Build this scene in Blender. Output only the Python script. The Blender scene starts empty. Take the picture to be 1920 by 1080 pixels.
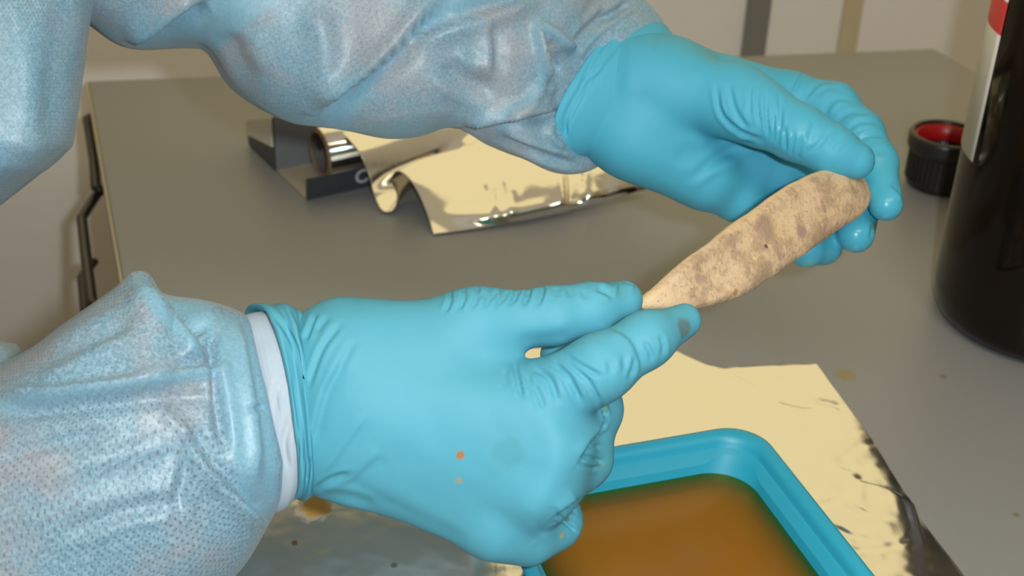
import bpy, math, random
import numpy as np
from mathutils import Vector, Matrix
random.seed(4); rng = np.random.default_rng(7)
SC = bpy.context.scene; COL = SC.collection

# ------------------------------------------------------------------ camera
F_PX, PITCH, ROLL = 2500.0, math.radians(30), math.radians(2)
CAM = np.array([0, 0, .45])
FWD = np.array([0, math.cos(PITCH), -math.sin(PITCH)])
_u = np.array([0, math.sin(PITCH), math.cos(PITCH)]); _r = np.array([1., 0, 0])
RGT = math.cos(ROLL) * _r + math.sin(ROLL) * _u
UPV = -math.sin(ROLL) * _r + math.cos(ROLL) * _u
cd = bpy.data.cameras.new('camera'); cam = bpy.data.objects.new('camera', cd); COL.objects.link(cam)
M4 = Matrix.Identity(4)
for i in range(3):
    M4[i][0], M4[i][1], M4[i][2], M4[i][3] = RGT[i], UPV[i], -FWD[i], CAM[i]
cam.matrix_world = M4
cd.sensor_width = 36; cd.lens = F_PX / 1920 * 36; cd.clip_start = .02
cd.dof.use_dof = True; cd.dof.focus_distance = .585; cd.dof.aperture_fstop = 13
SC.camera = cam
# ------------------------------------------------------------------ world, camera flash, exposure
w = bpy.data.worlds.new('room_light'); SC.world = w; w.use_nodes = True
w.node_tree.nodes['Background'].inputs[0].default_value = (1.0, .82, .43, 1)
w.node_tree.nodes['Background'].inputs[1].default_value = .90
fl = bpy.data.lights.new('camera_flash', 'POINT'); fl.energy = 13.5; fl.color = (.90, .96, 1.0); fl.shadow_soft_size = .010
flo = bpy.data.objects.new('camera_flash', fl); COL.objects.link(flo)
flo.location = CAM + RGT * .046 + UPV * .018 - FWD * .005
lp = bpy.data.lights.new('added_overhead_fill', 'AREA'); lp.shape = 'RECTANGLE'; lp.size = 1.2; lp.size_y = .5; lp.energy = 20; lp.color = (1.0, .86, .60)  # added fill lamp, unseen, to brighten the back wall and the table
lpo = bpy.data.objects.new('added_overhead_fill', lp); COL.objects.link(lpo); lpo.location = (.15, -.65, 1.735)
SC.view_settings.view_transform = 'Standard'; SC.view_settings.look = 'None'
SC.view_settings.gamma = 1; SC.view_settings.use_curve_mapping = False
SC.view_settings.exposure = -0.06
SC.cycles.use_denoising = True
SC.cycles.max_bounces = 8; SC.cycles.transparent_max_bounces = 12

# ------------------------------------------------------------------ geometry helpers
def P(px, py, d):
    px, py, d = np.broadcast_arrays(np.asarray(px, float), np.asarray(py, float), np.asarray(d, float))
    return CAM + d[..., None] * FWD + ((px - 960) / F_PX * d)[..., None] * RGT + ((540 - py) / F_PX * d)[..., None] * UPV
def G(px, py, z=0.0):                       # point at height z seen at that pixel
    ray = P(px, py, 1.0) - CAM
    return CAM + ray * ((np.asarray(z, float) - CAM[2]) / ray[..., 2])[..., None]
def PROJ(V):
    q = V - CAM; d = q @ FWD
    return 960 + (q @ RGT) / d * F_PX, 540 - (q @ UPV) / d * F_PX, d
def spline(pts, n, closed=False):
    p = np.asarray(pts, float); out = []
    m = len(p)
    for i in range(m - 1):
        p0, p1, p2, p3 = p[max(i - 1, 0)], p[i], p[i + 1], p[min(i + 2, m - 1)]
        for t in np.arange(n) / n:
            out.append(.5 * (2 * p1 + (p2 - p0) * t + (2 * p0 - 5 * p1 + 4 * p2 - p3) * t * t + (3 * p1 - p0 - 3 * p2 + p3) * t ** 3))
    out.append(p[-1]); return np.array(out)
def normals_of(V, Fq):
    N = np.zeros_like(V); Fq = np.asarray(Fq)
    a = np.cross(V[Fq[:, 2]] - V[Fq[:, 0]], V[Fq[:, -1]] - V[Fq[:, 1]])
    for k in range(Fq.shape[1]): np.add.at(N, Fq[:, k], a)
    return N / (np.linalg.norm(N, axis=1, keepdims=True) + 1e-12)
def noise3(V, scale, seed=0, oct=3):        # cheap smooth value noise, about -1..1
    out = np.zeros(len(V)); amp = 1; tot = 0
    for o in range(oct):
        q = V * scale * 2 ** o + 31.7 * (seed + o)
        i = np.floor(q).astype(np.int64); f = q - i; f = f * f * (3 - 2 * f)
        def h(a, b, c):
            n = (a * 374761393 + b * 668265263 + c * 2147483647 + seed * 974634777) & 0xffffffff
            n = ((n ^ (n >> 13)) * 1274126177) & 0xffffffff
            return ((n ^ (n >> 16)) & 0xffff) / 32767.5 - 1
        r = 0
        for dx in (0, 1):
            for dy in (0, 1):
                for dz in (0, 1):
                    wgt = (f[:, 0] if dx else 1 - f[:, 0]) * (f[:, 1] if dy else 1 - f[:, 1]) * (f[:, 2] if dz else 1 - f[:, 2])
                    r = r + wgt * h(i[:, 0] + dx, i[:, 1] + dy, i[:, 2] + dz)
        out += amp * r; tot += amp; amp *= .5
    return out / tot
def sculpt(V, N, creases):
    """push vertices along their normal beside polylines: (points, width px, height mm, kind)"""
    x, y, d = PROJ(V); view = V - CAM; front = np.clip(-(N * view).sum(1) / np.linalg.norm(view, axis=1) * 3, 0, 1)
    disp = np.zeros(len(V))
    for pts, wd, hmm, kind in creases:
        pl = np.asarray(pts, float)
        if len(pl) > 2: pl = spline(pl, 4)
        lo, hi = pl.min(0) - wd * 4, pl.max(0) + wd * 4
        idx = np.where((x > lo[0]) & (x < hi[0]) & (y > lo[1]) & (y < hi[1]))[0]
        if not len(idx): continue
        X, Y = x[idx], y[idx]; best = np.full(len(idx), 1e9); sg = np.zeros(len(idx)); tt = np.zeros(len(idx))
        seg = np.linalg.norm(pl[1:] - pl[:-1], axis=1); cum = np.concatenate([[0], np.cumsum(seg)])
        for k in range(len(pl) - 1):
            a, b = pl[k], pl[k + 1]; e = b - a; L = seg[k] + 1e-9
            t = np.clip(((X - a[0]) * e[0] + (Y - a[1]) * e[1]) / L ** 2, 0, 1)
            qx, qy = X - a[0] - t * e[0], Y - a[1] - t * e[1]; dd = np.hypot(qx, qy)
            s = np.sign(e[0] * qy - e[1] * qx); m = dd < best
            best = np.where(m, dd, best); sg = np.where(m, s, sg); tt = np.where(m, (cum[k] + t * L) / cum[-1], tt)
        q = best / wd; fade = np.clip(np.minimum(tt, 1 - tt) * 5 + .15, 0, 1)
        if kind == 'g': pr = -np.exp(-q * q) + .45 * np.exp(-((q - 1.7) / .8) ** 2)
        elif kind == 'r': pr = np.exp(-q * q)
        else: pr = np.tanh(sg * q * 1.5) * np.exp(-(q / 3) ** 2)          # 's': one side stands over the other
        disp[idx] += hmm * .001 * pr * fade
    return V + N * (disp * front)[:, None]
def obj(name, V, Fc, mat, parent=None, uv=None, smooth=True, origin=None):
    V = np.asarray(V, float)
    if origin is None:
        origin = np.array([(V[:, 0].min() + V[:, 0].max()) / 2, (V[:, 1].min() + V[:, 1].max()) / 2, V[:, 2].min()])
    me = bpy.data.meshes.new(name)
    me.from_pydata((V - origin).tolist(), [], Fc.tolist() if hasattr(Fc, 'tolist') else Fc)
    if uv is not None:
        ul = me.uv_layers.new(name='UVMap'); li = np.zeros(len(me.loops), dtype=np.int32)
        me.loops.foreach_get('vertex_index', li); ul.data.foreach_set('uv', np.asarray(uv, np.float32)[li].ravel())
    if smooth: me.polygons.foreach_set('use_smooth', [True] * len(me.polygons))
    me.materials.append(mat); me.update()
    o = bpy.data.objects.new(name, me); COL.objects.link(o)
    wp = np.zeros(3)
    if parent is not None:
        o.parent = parent; pp = parent
        while pp is not None: wp = wp + np.array(pp.location); pp = pp.parent
    o.location = origin - wp
    return o
def thing(name, loc, label, cat):
    e = bpy.data.objects.new(name, None); COL.objects.link(e); e.location = loc; e.empty_display_size = .02
    e['label'] = label; e['category'] = cat; return e
def tag(o, label=None, cat=None, kind=None):
    if label: o['label'] = label
    if cat: o['category'] = cat
    if kind: o['kind'] = kind
    return o
def bevel(o, wd, seg=2):
    m = o.modifiers.new('bevel', 'BEVEL'); m.width = wd; m.segments = seg; m.limit_method = 'ANGLE'; m.angle_limit = .6; return o
def prism(poly, z0, z1):
    n = len(poly); V = [(*p[:2], z0) for p in poly] + [(*p[:2], z1) for p in poly]
    Fc = [list(range(n))[::-1], list(range(n, 2 * n))] + [[i, (i + 1) % n, n + (i + 1) % n, n + i] for i in range(n)]
    return np.array(V, float), Fc
def box_axes(c, e1, e2, e3):                # box from a corner and its three edges
    V = [c + a * e1 + b * e2 + g * e3 for g in (0, 1) for (a, b) in ((0, 0), (1, 0), (1, 1), (0, 1))]
    return np.array(V), [[3, 2, 1, 0], [4, 5, 6, 7], [0, 1, 5, 4], [1, 2, 6, 5], [2, 3, 7, 6], [3, 0, 4, 7]]
def lathe(prof, c, n=64):                   # prof: (r, z) from bottom to top; open profile unless r = 0
    V = []; Fc = []; a = np.arange(n) / n * 2 * math.pi
    for r, z in prof:
        for t in a: V.append((c[0] + r * math.cos(t), c[1] + r * math.sin(t), c[2] + z))
    for i in range(len(prof) - 1):
        for k in range(n): Fc.append([i * n + k, i * n + (k + 1) % n, (i + 1) * n + (k + 1) % n, (i + 1) * n + k])
    return np.array(V), Fc
def tube(pts, r, n=10, flat=1.0):
    p = np.asarray(pts, float); V = []; Fc = []
    for i in range(len(p)):
        t = p[min(i + 1, len(p) - 1)] - p[max(i - 1, 0)]; t /= np.linalg.norm(t)
        a = np.cross(t, (0, 0, 1.)); a /= np.linalg.norm(a) + 1e-9; b = np.cross(a, t)
        for k in range(n):
            q = 2 * math.pi * k / n; V.append(p[i] + r * (math.cos(q) * a + flat * math.sin(q) * b))
    for i in range(len(p) - 1):
        for k in range(n): Fc.append([i * n + k, i * n + (k + 1) % n, (i + 1) * n + (k + 1) % n, (i + 1) * n + k])
    Fc += [list(range(n))[::-1], list(range((len(p) - 1) * n, len(p) * n))]
    return np.array(V), Fc
def loft(st, n_sub=8, n_seg=96, linear=False, cap=True):
    """rings through stations (Tx,Ty, Bx,By, depth cm, half thickness cm, front shift x,y px, exponent)"""
    S = np.asarray(st, float)
    if linear: S = np.array([S[i] * (1 - t) + S[i + 1] * t for i in range(len(S) - 1) for t in np.arange(n_sub) / n_sub] + [S[-1]])
    else: S = spline(S, n_sub)
    ph = np.arange(n_seg) / n_seg * 2 * math.pi; c, s = np.cos(ph), np.sin(ph)
    V = []; uv = []
    for q in S:
        ex = 2 / q[8]; cc = np.sign(c) * np.abs(c) ** ex; ss = np.sign(s) * np.abs(s) ** ex
        x = (q[0] + q[2]) / 2 + (q[0] - q[2]) / 2 * cc + q[6] * ss
        y = (q[1] + q[3]) / 2 + (q[1] - q[3]) / 2 * cc + q[7] * ss
        V.append(P(x, y, (q[4] - q[5] * ss) / 100))
    R = np.array(V); nr = len(R)
    cen = R.mean(1); L = np.concatenate([[0], np.cumsum(np.linalg.norm(cen[1:] - cen[:-1], axis=1))])
    rad = np.linalg.norm(R - cen[:, None], axis=2).mean()
    uv = np.stack([np.repeat(L, n_seg), np.tile(ph * rad, nr)], 1)
    Fc = np.array([[i * n_seg + k, i * n_seg + (k + 1) % n_seg, (i + 1) * n_seg + (k + 1) % n_seg, (i + 1) * n_seg + k] for i in range(nr - 1) for k in range(n_seg)])
    V = R.reshape(-1, 3); N = normals_of(V, Fc)
    if ((V - np.repeat(cen, n_seg, 0)) * N).sum() < 0: Fc = Fc[:, ::-1]; N = -N
    Fl = Fc.tolist()
    if cap: Fl += [list(range(n_seg)), list(range((nr - 1) * n_seg, nr * n_seg))[::-1]]
    return V, N, Fl, uv

# ------------------------------------------------------------------ signed distance bodies (continuous surfaces)
def sdf_mesh(groups, ks, vox):
    """groups of round cones [(p, q, rp, rq)], each joined with its own k, then joined to the rest with ks[i]"""
    allp = np.array([c for g, _ in groups for cone in g for c in (cone[0], cone[1])]); rmax = max(max(c[2], c[3]) for g, _ in groups for c in g)
    lo = allp.min(0) - rmax - .012; hi = allp.max(0) + rmax + .012
    n = np.ceil((hi - lo) / vox).astype(int) + 1
    ax = [(lo[i] + vox * np.arange(n[i])).astype(np.float32) for i in range(3)]
    D = None
    def smin(a, b, k):
        h = np.maximum(k - np.abs(a - b), 0) / k; return np.minimum(a, b) - h * h * k * .25
    for gi, (g, k) in enumerate(groups):
        dg = None
        for p, q, rp, rq in g:
            p = np.asarray(p, np.float32); e = (np.asarray(q, np.float32) - p); L2 = float(e @ e) + 1e-9
            X = ax[0][:, None, None] - p[0]; Y = ax[1][None, :, None] - p[1]; Z = ax[2][None, None, :] - p[2]
            t = np.clip((X * e[0] + Y * e[1] + Z * e[2]) / L2, 0, 1)
            d = np.sqrt((X - t * e[0]) ** 2 + (Y - t * e[1]) ** 2 + (Z - t * e[2]) ** 2) - (rp + (rq - rp) * t)
            dg = d if dg is None else smin(dg, d, k)
        D = dg if D is None else smin(D, dg, ks[gi])
    ins = D < 0; A = ins.astype(np.int8)
    cnt = np.zeros(tuple(n - 1), np.int8)
    offs = [(i, j, k) for i in (0, 1) for j in (0, 1) for k in (0, 1)]
    sl = lambda arr, o: arr[o[0]:n[0] - 1 + o[0], o[1]:n[1] - 1 + o[1], o[2]:n[2] - 1 + o[2]]
    for o in offs: cnt += sl(A, o)
    cells = np.argwhere((cnt > 0) & (cnt < 8)); idm = np.full(tuple(n - 1), -1, np.int64); idm[tuple(cells.T)] = np.arange(len(cells))
    val = {o: D[cells[:, 0] + o[0], cells[:, 1] + o[1], cells[:, 2] + o[2]] for o in offs}
    acc = np.zeros((len(cells), 3)); num = np.zeros(len(cells))
    for a in offs:
        for dim in range(3):
            if a[dim] == 0:
                b = tuple(1 if i == dim else a[i] for i in range(3)); va, vb = val[a], val[b]; m = (va < 0) != (vb < 0)
                t = np.where(m, va / np.where(m, va - vb, 1), 0); pt = np.tile(np.array(a, float), (len(cells), 1)); pt[:, dim] = t
                acc += pt * m[:, None]; num += m
    V = lo + (cells + acc / num[:, None]) * vox
    Fc = []
    for dim in range(3):
        s0 = [slice(None)] * 3; s1 = [slice(None)] * 3; s0[dim] = slice(0, n[dim] - 1); s1[dim] = slice(1, n[dim])
        a, b = ins[tuple(s0)], ins[tuple(s1)]; e = np.argwhere(a != b); u, v = (dim + 1) % 3, (dim + 2) % 3
        e = e[(e[:, u] > 0) & (e[:, v] > 0) & (e[:, u] < n[u] - 1) & (e[:, v] < n[v] - 1)]
        fl_ = a[tuple(e.T)]; quad = []
        for du, dv in ((-1, -1), (0, -1), (0, 0), (-1, 0)):
            c = e.copy(); c[:, u] += du; c[:, v] += dv; quad.append(idm[tuple(c.T)])
        q = np.stack(quad, 1); q[~fl_] = q[~fl_][:, ::-1]; Fc.append(q)
    Fc = np.concatenate(Fc)
    # two light smoothing passes
    ed = np.concatenate([Fc[:, [0, 1]], Fc[:, [1, 2]], Fc[:, [2, 3]], Fc[:, [3, 0]]])
    for _ in range(2):
        s = np.zeros_like(V); c = np.zeros(len(V)); np.add.at(s, ed[:, 0], V[ed[:, 1]]); np.add.at(c, ed[:, 0], 1)
        V = V * .5 + .5 * s / c[:, None]
    return V, Fc
def bone_chain(*j):                         # joints (px, py, depth cm, radius px) -> cones in world space
    out = []
    for a, b in zip(j[:-1], j[1:]):
        out.append((P(a[0], a[1], a[2] / 100), P(b[0], b[1], b[2] / 100), a[3] / F_PX * a[2] / 100, b[3] / F_PX * b[2] / 100))
    return out

# ------------------------------------------------------------------ materials
class Mat:
    def __init__(s, name):
        s.m = bpy.data.materials.new(name); s.m.use_nodes = True; s.t = s.m.node_tree; s.b = s.t.nodes['Principled BSDF']; s.out = s.t.nodes['Material Output']
    def n(s, typ, **kw):
        nd = s.t.nodes.new(typ)
        for k, v in kw.items():
            if k in nd.inputs.keys(): s.set(nd.inputs[k], v)
            else: setattr(nd, k, v)
        return nd
    def set(s, inp, v):
        if hasattr(v, 'is_output'): s.t.links.new(v, inp)
        elif isinstance(v, (tuple, list)) and len(v) == 3 and len(getattr(inp, 'default_value', [0] * 3)) == 4: inp.default_value = (*v, 1)
        else: inp.default_value = v
    def p(s, **kw):
        for k, v in kw.items(): s.set(s.b.inputs[k.replace('_', ' ')], v)
        return s
    def math(s, op, a, b=0.0, c=None, clamp=False):
        nd = s.t.nodes.new('ShaderNodeMath'); nd.operation = op; nd.use_clamp = clamp; s.set(nd.inputs[0], a); s.set(nd.inputs[1], b)
        if c is not None: s.set(nd.inputs[2], c)
        return nd.outputs[0]
    def ramp(s, f, a, b, lo=0.0, hi=1.0):   # smooth step
        nd = s.t.nodes.new('ShaderNodeMapRange'); nd.interpolation_type = 'SMOOTHSTEP'
        for i, v in enumerate((f, a, b, lo, hi)): s.set(nd.inputs[i], v)
        return nd.outputs[0]
    def mix(s, f, a, b):
        nd = s.t.nodes.new('ShaderNodeMix'); nd.data_type = 'RGBA'; s.set(nd.inputs[0], f); s.set(nd.inputs[6], a); s.set(nd.inputs[7], b); return nd.outputs[2]
    def co(s, which='Object'): return s.n('ShaderNodeTexCoord').outputs[which]
    def pos(s): return s.n('ShaderNodeNewGeometry').outputs['Position']
    def noise(s, vec, scale, detail=4, rough=.55): return s.n('ShaderNodeTexNoise', Vector=vec, Scale=scale, Detail=detail, Roughness=rough).outputs[0]
    def bump(s, h, strength=.3, dist=.001, prev=None):
        nd = s.n('ShaderNodeBump', Height=h, Strength=strength, Distance=dist)
        if prev is not None: s.set(nd.inputs['Normal'], prev)
        return nd.outputs[0]
    def spot(s, world, r, soft=.35):        # 1 inside a small stain at that place
        dv = s.n('ShaderNodeVectorMath', operation='DISTANCE'); s.set(dv.inputs[0], s.pos()); s.set(dv.inputs[1], tuple(float(q) for q in world))
        nz = s.math('MULTIPLY_ADD', s.noise(s.pos(), 250, 2), r * .9, s.math('SUBTRACT', dv.outputs['Value'], r * .45))
        return s.ramp(nz, r * (1 - soft), r * (1 + soft), 1.0, 0.0)
    def stain(s, col, spots):
        for world, r, c in spots: col = s.mix(s.spot(world, r), col, c)
        return col
def plain(name, col, rough=.5, metal=0.0, nscale=None, namt=.12, bump=0.0):
    M = Mat(name); base = col
    if nscale:
        base = M.mix(M.noise(M.co(), nscale), tuple(c * (1 - namt) for c in col), tuple(min(1, c * (1 + namt)) for c in col))
        if bump: M.p(Normal=M.bump(M.noise(M.co(), nscale * 2), bump, .001))
    M.p(Base_Color=base, Roughness=rough, Metallic=metal); return M.m

# ================================================================== the setting
m_wall = plain('wall_paint', (.90, .88, .85), .55, nscale=6, namt=.03)
m_wall2 = plain('beige_wall', (.40, .36, .29), .6, nscale=6, namt=.04)
m_floor = plain('floor_vinyl', (.55, .52, .46), .5, nscale=9, namt=.05)
m_greytrim = plain('grey_profile', (.23, .23, .22), .4, nscale=40, namt=.05)
m_creamtrim = plain('cream_profile', (.62, .54, .36), .5, nscale=40, namt=.05)
A, D_ = G(165, 152), G(1752, 91)
edge_dir = G(165, 152) - G(231, 530); edge_dir /= np.linalg.norm(edge_dir)       # left edge, towards the back
back_dir = (D_ - A) / np.linalg.norm(D_ - A); back_nrm = np.array([-back_dir[1], back_dir[0], 0])
w0 = A + back_nrm * .20
def onwall(px, py, off=0.0):
    ray = P(px, py, 1.0) - CAM; q = w0 - back_nrm * off
    return CAM + ray * (((q - CAM) @ back_nrm) / (ray @ back_nrm))
WT, WB = .10, -.85
c0 = w0 - back_dir * 1.2 + np.array([0, 0, WB])
V, Fc = box_axes(c0, back_dir * 3.2, back_nrm * .06, np.array([0, 0, WT - WB])); tag(obj('wall_back', V, Fc, m_wall, smooth=False), kind='structure')
V, Fc = box_axes(np.array([-2.2, -1.2, WB - .05]), np.array([4.4, 0, 0]), np.array([0, 4.2, 0]), np.array([0, 0, .05])); tag(obj('floor', V, Fc, m_floor, smooth=False), kind='structure')
for nm, a, e in (('unseen_wall_front', np.array([-2.2, -1.26, WB]), np.array([4.4, 0, 0])), ('unseen_wall_left', np.array([-2.26, -1.2, WB]), np.array([0, 4.2, 0])), ('unseen_wall_right', np.array([2.2, -1.2, WB]), np.array([0, 4.2, 0]))):  # unseen walls, added to give the foil darker things to mirror
    mw = plain('shade_tone_wall', (.14, .125, .10), .6, nscale=6, namt=.04) if nm == 'unseen_wall_front' else m_wall2  # darkness of the room behind the camera put into this wall's colour
    t_ = np.array([0, .06, 0]) if nm == 'unseen_wall_front' else np.array([.06, 0, 0])
    V, Fc = box_axes(a, e, t_, np.array([0, 0, 2.6])); tag(obj(nm, V, Fc, mw, smooth=False), kind='structure')
V, Fc = box_axes(np.array([-2.26, -1.26, 1.75]), np.array([4.52, 0, 0]), np.array([0, 2.6, 0]), np.array([0, 0, .06])); tag(obj('unseen_ceiling', V, Fc, m_wall, smooth=False), kind='structure')  # unseen, added to dim overhead light and give the foil contrast
for nm, xa, xb, mt in (('trim_1', 1392, 1436, m_greytrim), ('trim_2', 1572, 1606, m_creamtrim)):
    a, b = onwall(xa, 60), onwall(xb, 60); a[2] = b[2] = WB
    V, Fc = box_axes(a, b - a, -back_nrm * .008, np.array([0, 0, WT - WB])); tag(bevel(obj(nm, V, Fc, mt, smooth=False), .002), kind='structure')

# ------------------------------------------------------------------ the table
M = Mat('grey_laminate')
base = M.mix(M.noise(M.co(), 900, 2), (.215, .222, .232), (.258, .266, .277))
base = M.mix(M.math('MULTIPLY', M.noise(M.co(), 5, 3), .5), base, (.25, .25, .25))
base = M.stain(base, [(G(1585, 703), .0065, (.26, .215, .12)), (G(1769, 706), .0022, (.2, .17, .13)), (G(1905, 965), .0018, (.2, .17, .13)), (G(1440, 640), .002, (.25, .235, .2))])
M.p(Base_Color=base, Roughness=.42, Normal=M.bump(M.noise(M.co(), 700, 2), .08, .0004)); m_table = M.m
m_edge = plain('beige_edge_band', (.42, .37, .28), .45, nscale=60, namt=.06)
m_cab = plain('cabinet_laminate', (.50, .46, .36), .5, nscale=20, namt=.04)
m_black = plain('black_plastic', (.018, .018, .018), .35, nscale=80, namt=.2)
tb = thing('lab_table', A * .5 + D_ * .5 + np.array([0, -.5, -.85]), 'grey laminate lab table with beige edge and black drawer handles', 'table')
Fl_, Fr_ = A - edge_dir * 1.05, D_ - edge_dir * 1.05
nl = np.array([edge_dir[1], -edge_dir[0], 0]); nl = -nl if nl[0] > 0 else nl   # outward on the left side
V, Fc = prism([A, Fl_, Fr_, D_], -.028, 0); bevel(obj('worktop', V, Fc, m_table, tb, smooth=False), .0015)
V, Fc = box_axes(Fl_ + np.array([0, 0, -.0285]), edge_dir * 1.05, nl * .002, np.array([0, 0, .028])); obj('edge_band', V, Fc, m_edge, tb, smooth=False)
ins = -nl * .018
V, Fc = prism([A + ins - back_nrm * .02, Fl_ + ins, Fr_ - back_dir * .02, D_ - back_dir * .02 - back_nrm * .02], -.85, -.028); obj('cabinet_body', V, Fc, m_cab, tb, smooth=False)
def drawer(s0, s1, z0, z1, hpts):
    a = A + ins - edge_dir * s0 + np.array([0, 0, z0])
    V, Fc = box_axes(a, -edge_dir * (s1 - s0), nl * .012, np.array([0, 0, z1 - z0])); f = bevel(obj('drawer_front', V, Fc, m_cab, tb, smooth=False), .002)
    V, Fc = tube(hpts, .0042, 10, .8); tag(obj('handle', V, Fc, m_black, f), 'black plastic bow handle')
drawer(.02, .30, -.20, -.035, [G(182, 214, -.035), G(163, 222, -.035), G(176, 300, -.035), G(180, 352, -.035), G(192, 356, -.035)])
drawer(.31, .62, -.20, -.035, [G(196, 352, -.045), G(181, 366, -.045), G(153, 409, -.045), G(160, 470, -.045), G(172, 566, -.045), G(195, 590, -.045)])
drawer(.31, .62, -.38, -.21, [G(176, 490, -.09), G(154, 520, -.09), G(160, 580, -.09), G(168, 640, -.09), G(190, 655, -.09)])

# ------------------------------------------------------------------ brown bottle and its cap
M = Mat('brown_glass'); M.p(Base_Color=(.006, .0024, .001), Roughness=.06, IOR=1.5, Transmission_Weight=.3, Specular_IOR_Level=.35)
M.set(M.b.inputs['Roughness'], M.math('MULTIPLY_ADD', M.noise(M.co(), 12), .05, .04)); m_glass = M.m
M = Mat('label_paper'); z = M.n('ShaderNodeSeparateXYZ', Vector=M.pos()).outputs[2]
BC = G(1948, 597); BR = .0715
zr = .178
red = M.math('MULTIPLY', M.ramp(z, .1965, .1975), M.ramp(z, .2165, .2175, 1.0, 0.0))
M.p(Base_Color=M.mix(red, (.70, .68, .60), (.55, .03, .03)), Roughness=.6); m_label = M.m
bt = thing('reagent_bottle', BC, 'large dark brown glass bottle with a white and red label', 'bottle')
pr = [(0, .002), (BR * .8, .002), (BR * .93, .004), (BR * .985, .012), (BR, .025), (BR, .265), (BR * .97, .282), (BR * .86, .302), (BR * .62, .325), (BR * .38, .342), (BR * .30, .352), (BR * .30, .375), (BR * .25, .375), (BR * .25, .35), (BR * .34, .338), (BR * .58, .320), (BR * .82, .297), (BR * .93, .279), (BR * .955, .263), (BR * .955, .026), (BR * .9, .012), (0, .010)]
V, Fc = lathe(pr, BC, 96); obj('glass_body', V, Fc, m_glass, bt)
ang = math.atan2(CAM[1] - BC[1], CAM[0] - BC[0]); DD = math.hypot(CAM[0] - BC[0], CAM[1] - BC[1])
sil = ang - math.acos(BR / DD)                                                       # silhouette on the left side
q = [math.radians(v) for v in np.linspace(29, -150, 48)]; V = []; Fc = []
zb, zt = .1165, .250
for r in (BR + .0003, BR + .0007):
    for zz in (zb, zt):
        for a in q: V.append((BC[0] + r * math.cos(sil + a), BC[1] + r * math.sin(sil + a), zz))
n = len(q)
for i in range(n - 1):
    Fc += [[2 * n + i, 2 * n + i + 1, 3 * n + i + 1, 3 * n + i], [i + 1, i, n + i, n + i + 1], [n + i, 3 * n + i, 3 * n + i + 1, n + i + 1], [i, i + 1, 2 * n + i + 1, 2 * n + i]]
Fc += [[0, 2 * n, 3 * n, n], [n - 1, 2 * n - 1, 4 * n - 1, 3 * n - 1]]
tag(obj('label', V, Fc, m_label, bt), 'white paper label with a red band')
CC = G(1757, 346); m_red = plain('red_liner', (.42, .008, .012), .35, nscale=50, namt=.1)
ct = thing('screw_cap', CC, 'black screw cap with a red inner ring, lying upturned behind the brown bottle', 'cap')
pr = [(0, .0005), (.0225, .0005), (.0245, .002), (.0252, .005), (.0262, .030), (.0285, .032), (.029, .034), (.029, .042), (.0278, .0445), (.0255, .0445), (.0248, .043), (.0245, .006), (0, .0055)]
V, Fc = lathe(pr, CC, 64); obj('shell', V, Fc, m_black, ct)
for k in range(40):
    a = 2 * math.pi * k / 40; e = np.array([math.cos(a), math.sin(a), 0]); t = np.array([-e[1], e[0], 0])
    if k == 0: RV = []; RF = []
    v, f = box_axes(CC + e * .0243 - t * .0006 + np.array([0, 0, .006]), e * .0022, t * .0012, np.array([0, 0, .023])); RF += [[i + len(RV) for i in ff] for ff in f]; RV += v.tolist()
tag(obj('ribs', RV, RF, m_black, ct, smooth=False), kind='stuff')
V, Fc = lathe([(.0246, .028), (.0225, .028), (.0222, .030), (.0225, .0415), (.0246, .0422), (.0247, .028)], CC, 64); tag(obj('liner_ring', V, Fc, m_red, ct), 'red inner ring')

# ------------------------------------------------------------------ foil dispenser box with the roll in it
def foil_mat(name, rough, tint, crumple):
    M = Mat(name); b = M.noise(M.co(), 260, 3, .6)
    M.p(Base_Color=tint, Metallic=1.0, Roughness=rough, Normal=M.bump(b, crumple, .0008)); return M.m
m_foil = foil_mat('bright_foil', .10, (.92, .91, .88), .05)
M = Mat('carton_print'); M.p(Base_Color=M.mix(M.noise(M.co(), 30), (.045, .052, .06), (.06, .066, .074)), Roughness=.35); m_cprint = M.m
m_cgrey = plain('carton_grey_inside', (.17, .18, .20), .6, nscale=30, namt=.06)
m_cbeige = plain('carton_beige', (.38, .34, .27), .6, nscale=30, namt=.08)
m_cwhite = plain('carton_white', (.75, .72, .64), .5, nscale=14, namt=.10)
m_core = plain('cardboard_core', (.26, .15, .09), .75, nscale=60, namt=.15)
m_print = plain('white_print', (.55, .55, .55), .5, nscale=40, namt=.05)
e1 = G(694, 350) - G(573, 377); e1 /= np.linalg.norm(e1); e2 = np.array([-e1[1], e1[0], 0]); ez = np.array([0, 0, 1.])
o0 = G(575, 376)                                                                      # front left bottom corner
W_, L_, T_ = .058, .30, .0012
fb = thing('foil_carton', o0 + e1 * .15 + e2 * .03, 'open dark foil dispenser carton lying on the table behind the sleeve', 'box')
V, Fc = box_axes(o0, e1 * L_, e2 * W_, ez * T_); obj('bottom_panel', V, Fc, m_cbeige, fb, smooth=False)
V, Fc = box_axes(o0, e1 * L_, e2 * T_, ez * .019 - e2 * .003); fp = obj('front_panel', V, Fc, m_cprint, fb, smooth=False)
V, Fc = box_axes(o0 + e2 * W_, e1 * L_, e2 * T_, ez * .046); obj('back_panel', V, Fc, m_cgrey, fb, smooth=False)
def flap(quad, off, nm, mt):
    b = o0 + e2 * W_ - e1 * off; V = [b + e2 * q[0] + ez * q[1] - e1 * t for t in (0, .0012) for q in quad]
    obj(nm, V, [[0, 1, 2, 3], [7, 6, 5, 4]] + [[i, (i + 1) % 4, 4 + (i + 1) % 4, 4 + i][::-1] for i in range(4)], mt, fb, smooth=False)
flap([(0, .001), (.056, .001), (.056, .022), (0, .045)], 0, 'end_flap', m_cprint)
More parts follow.
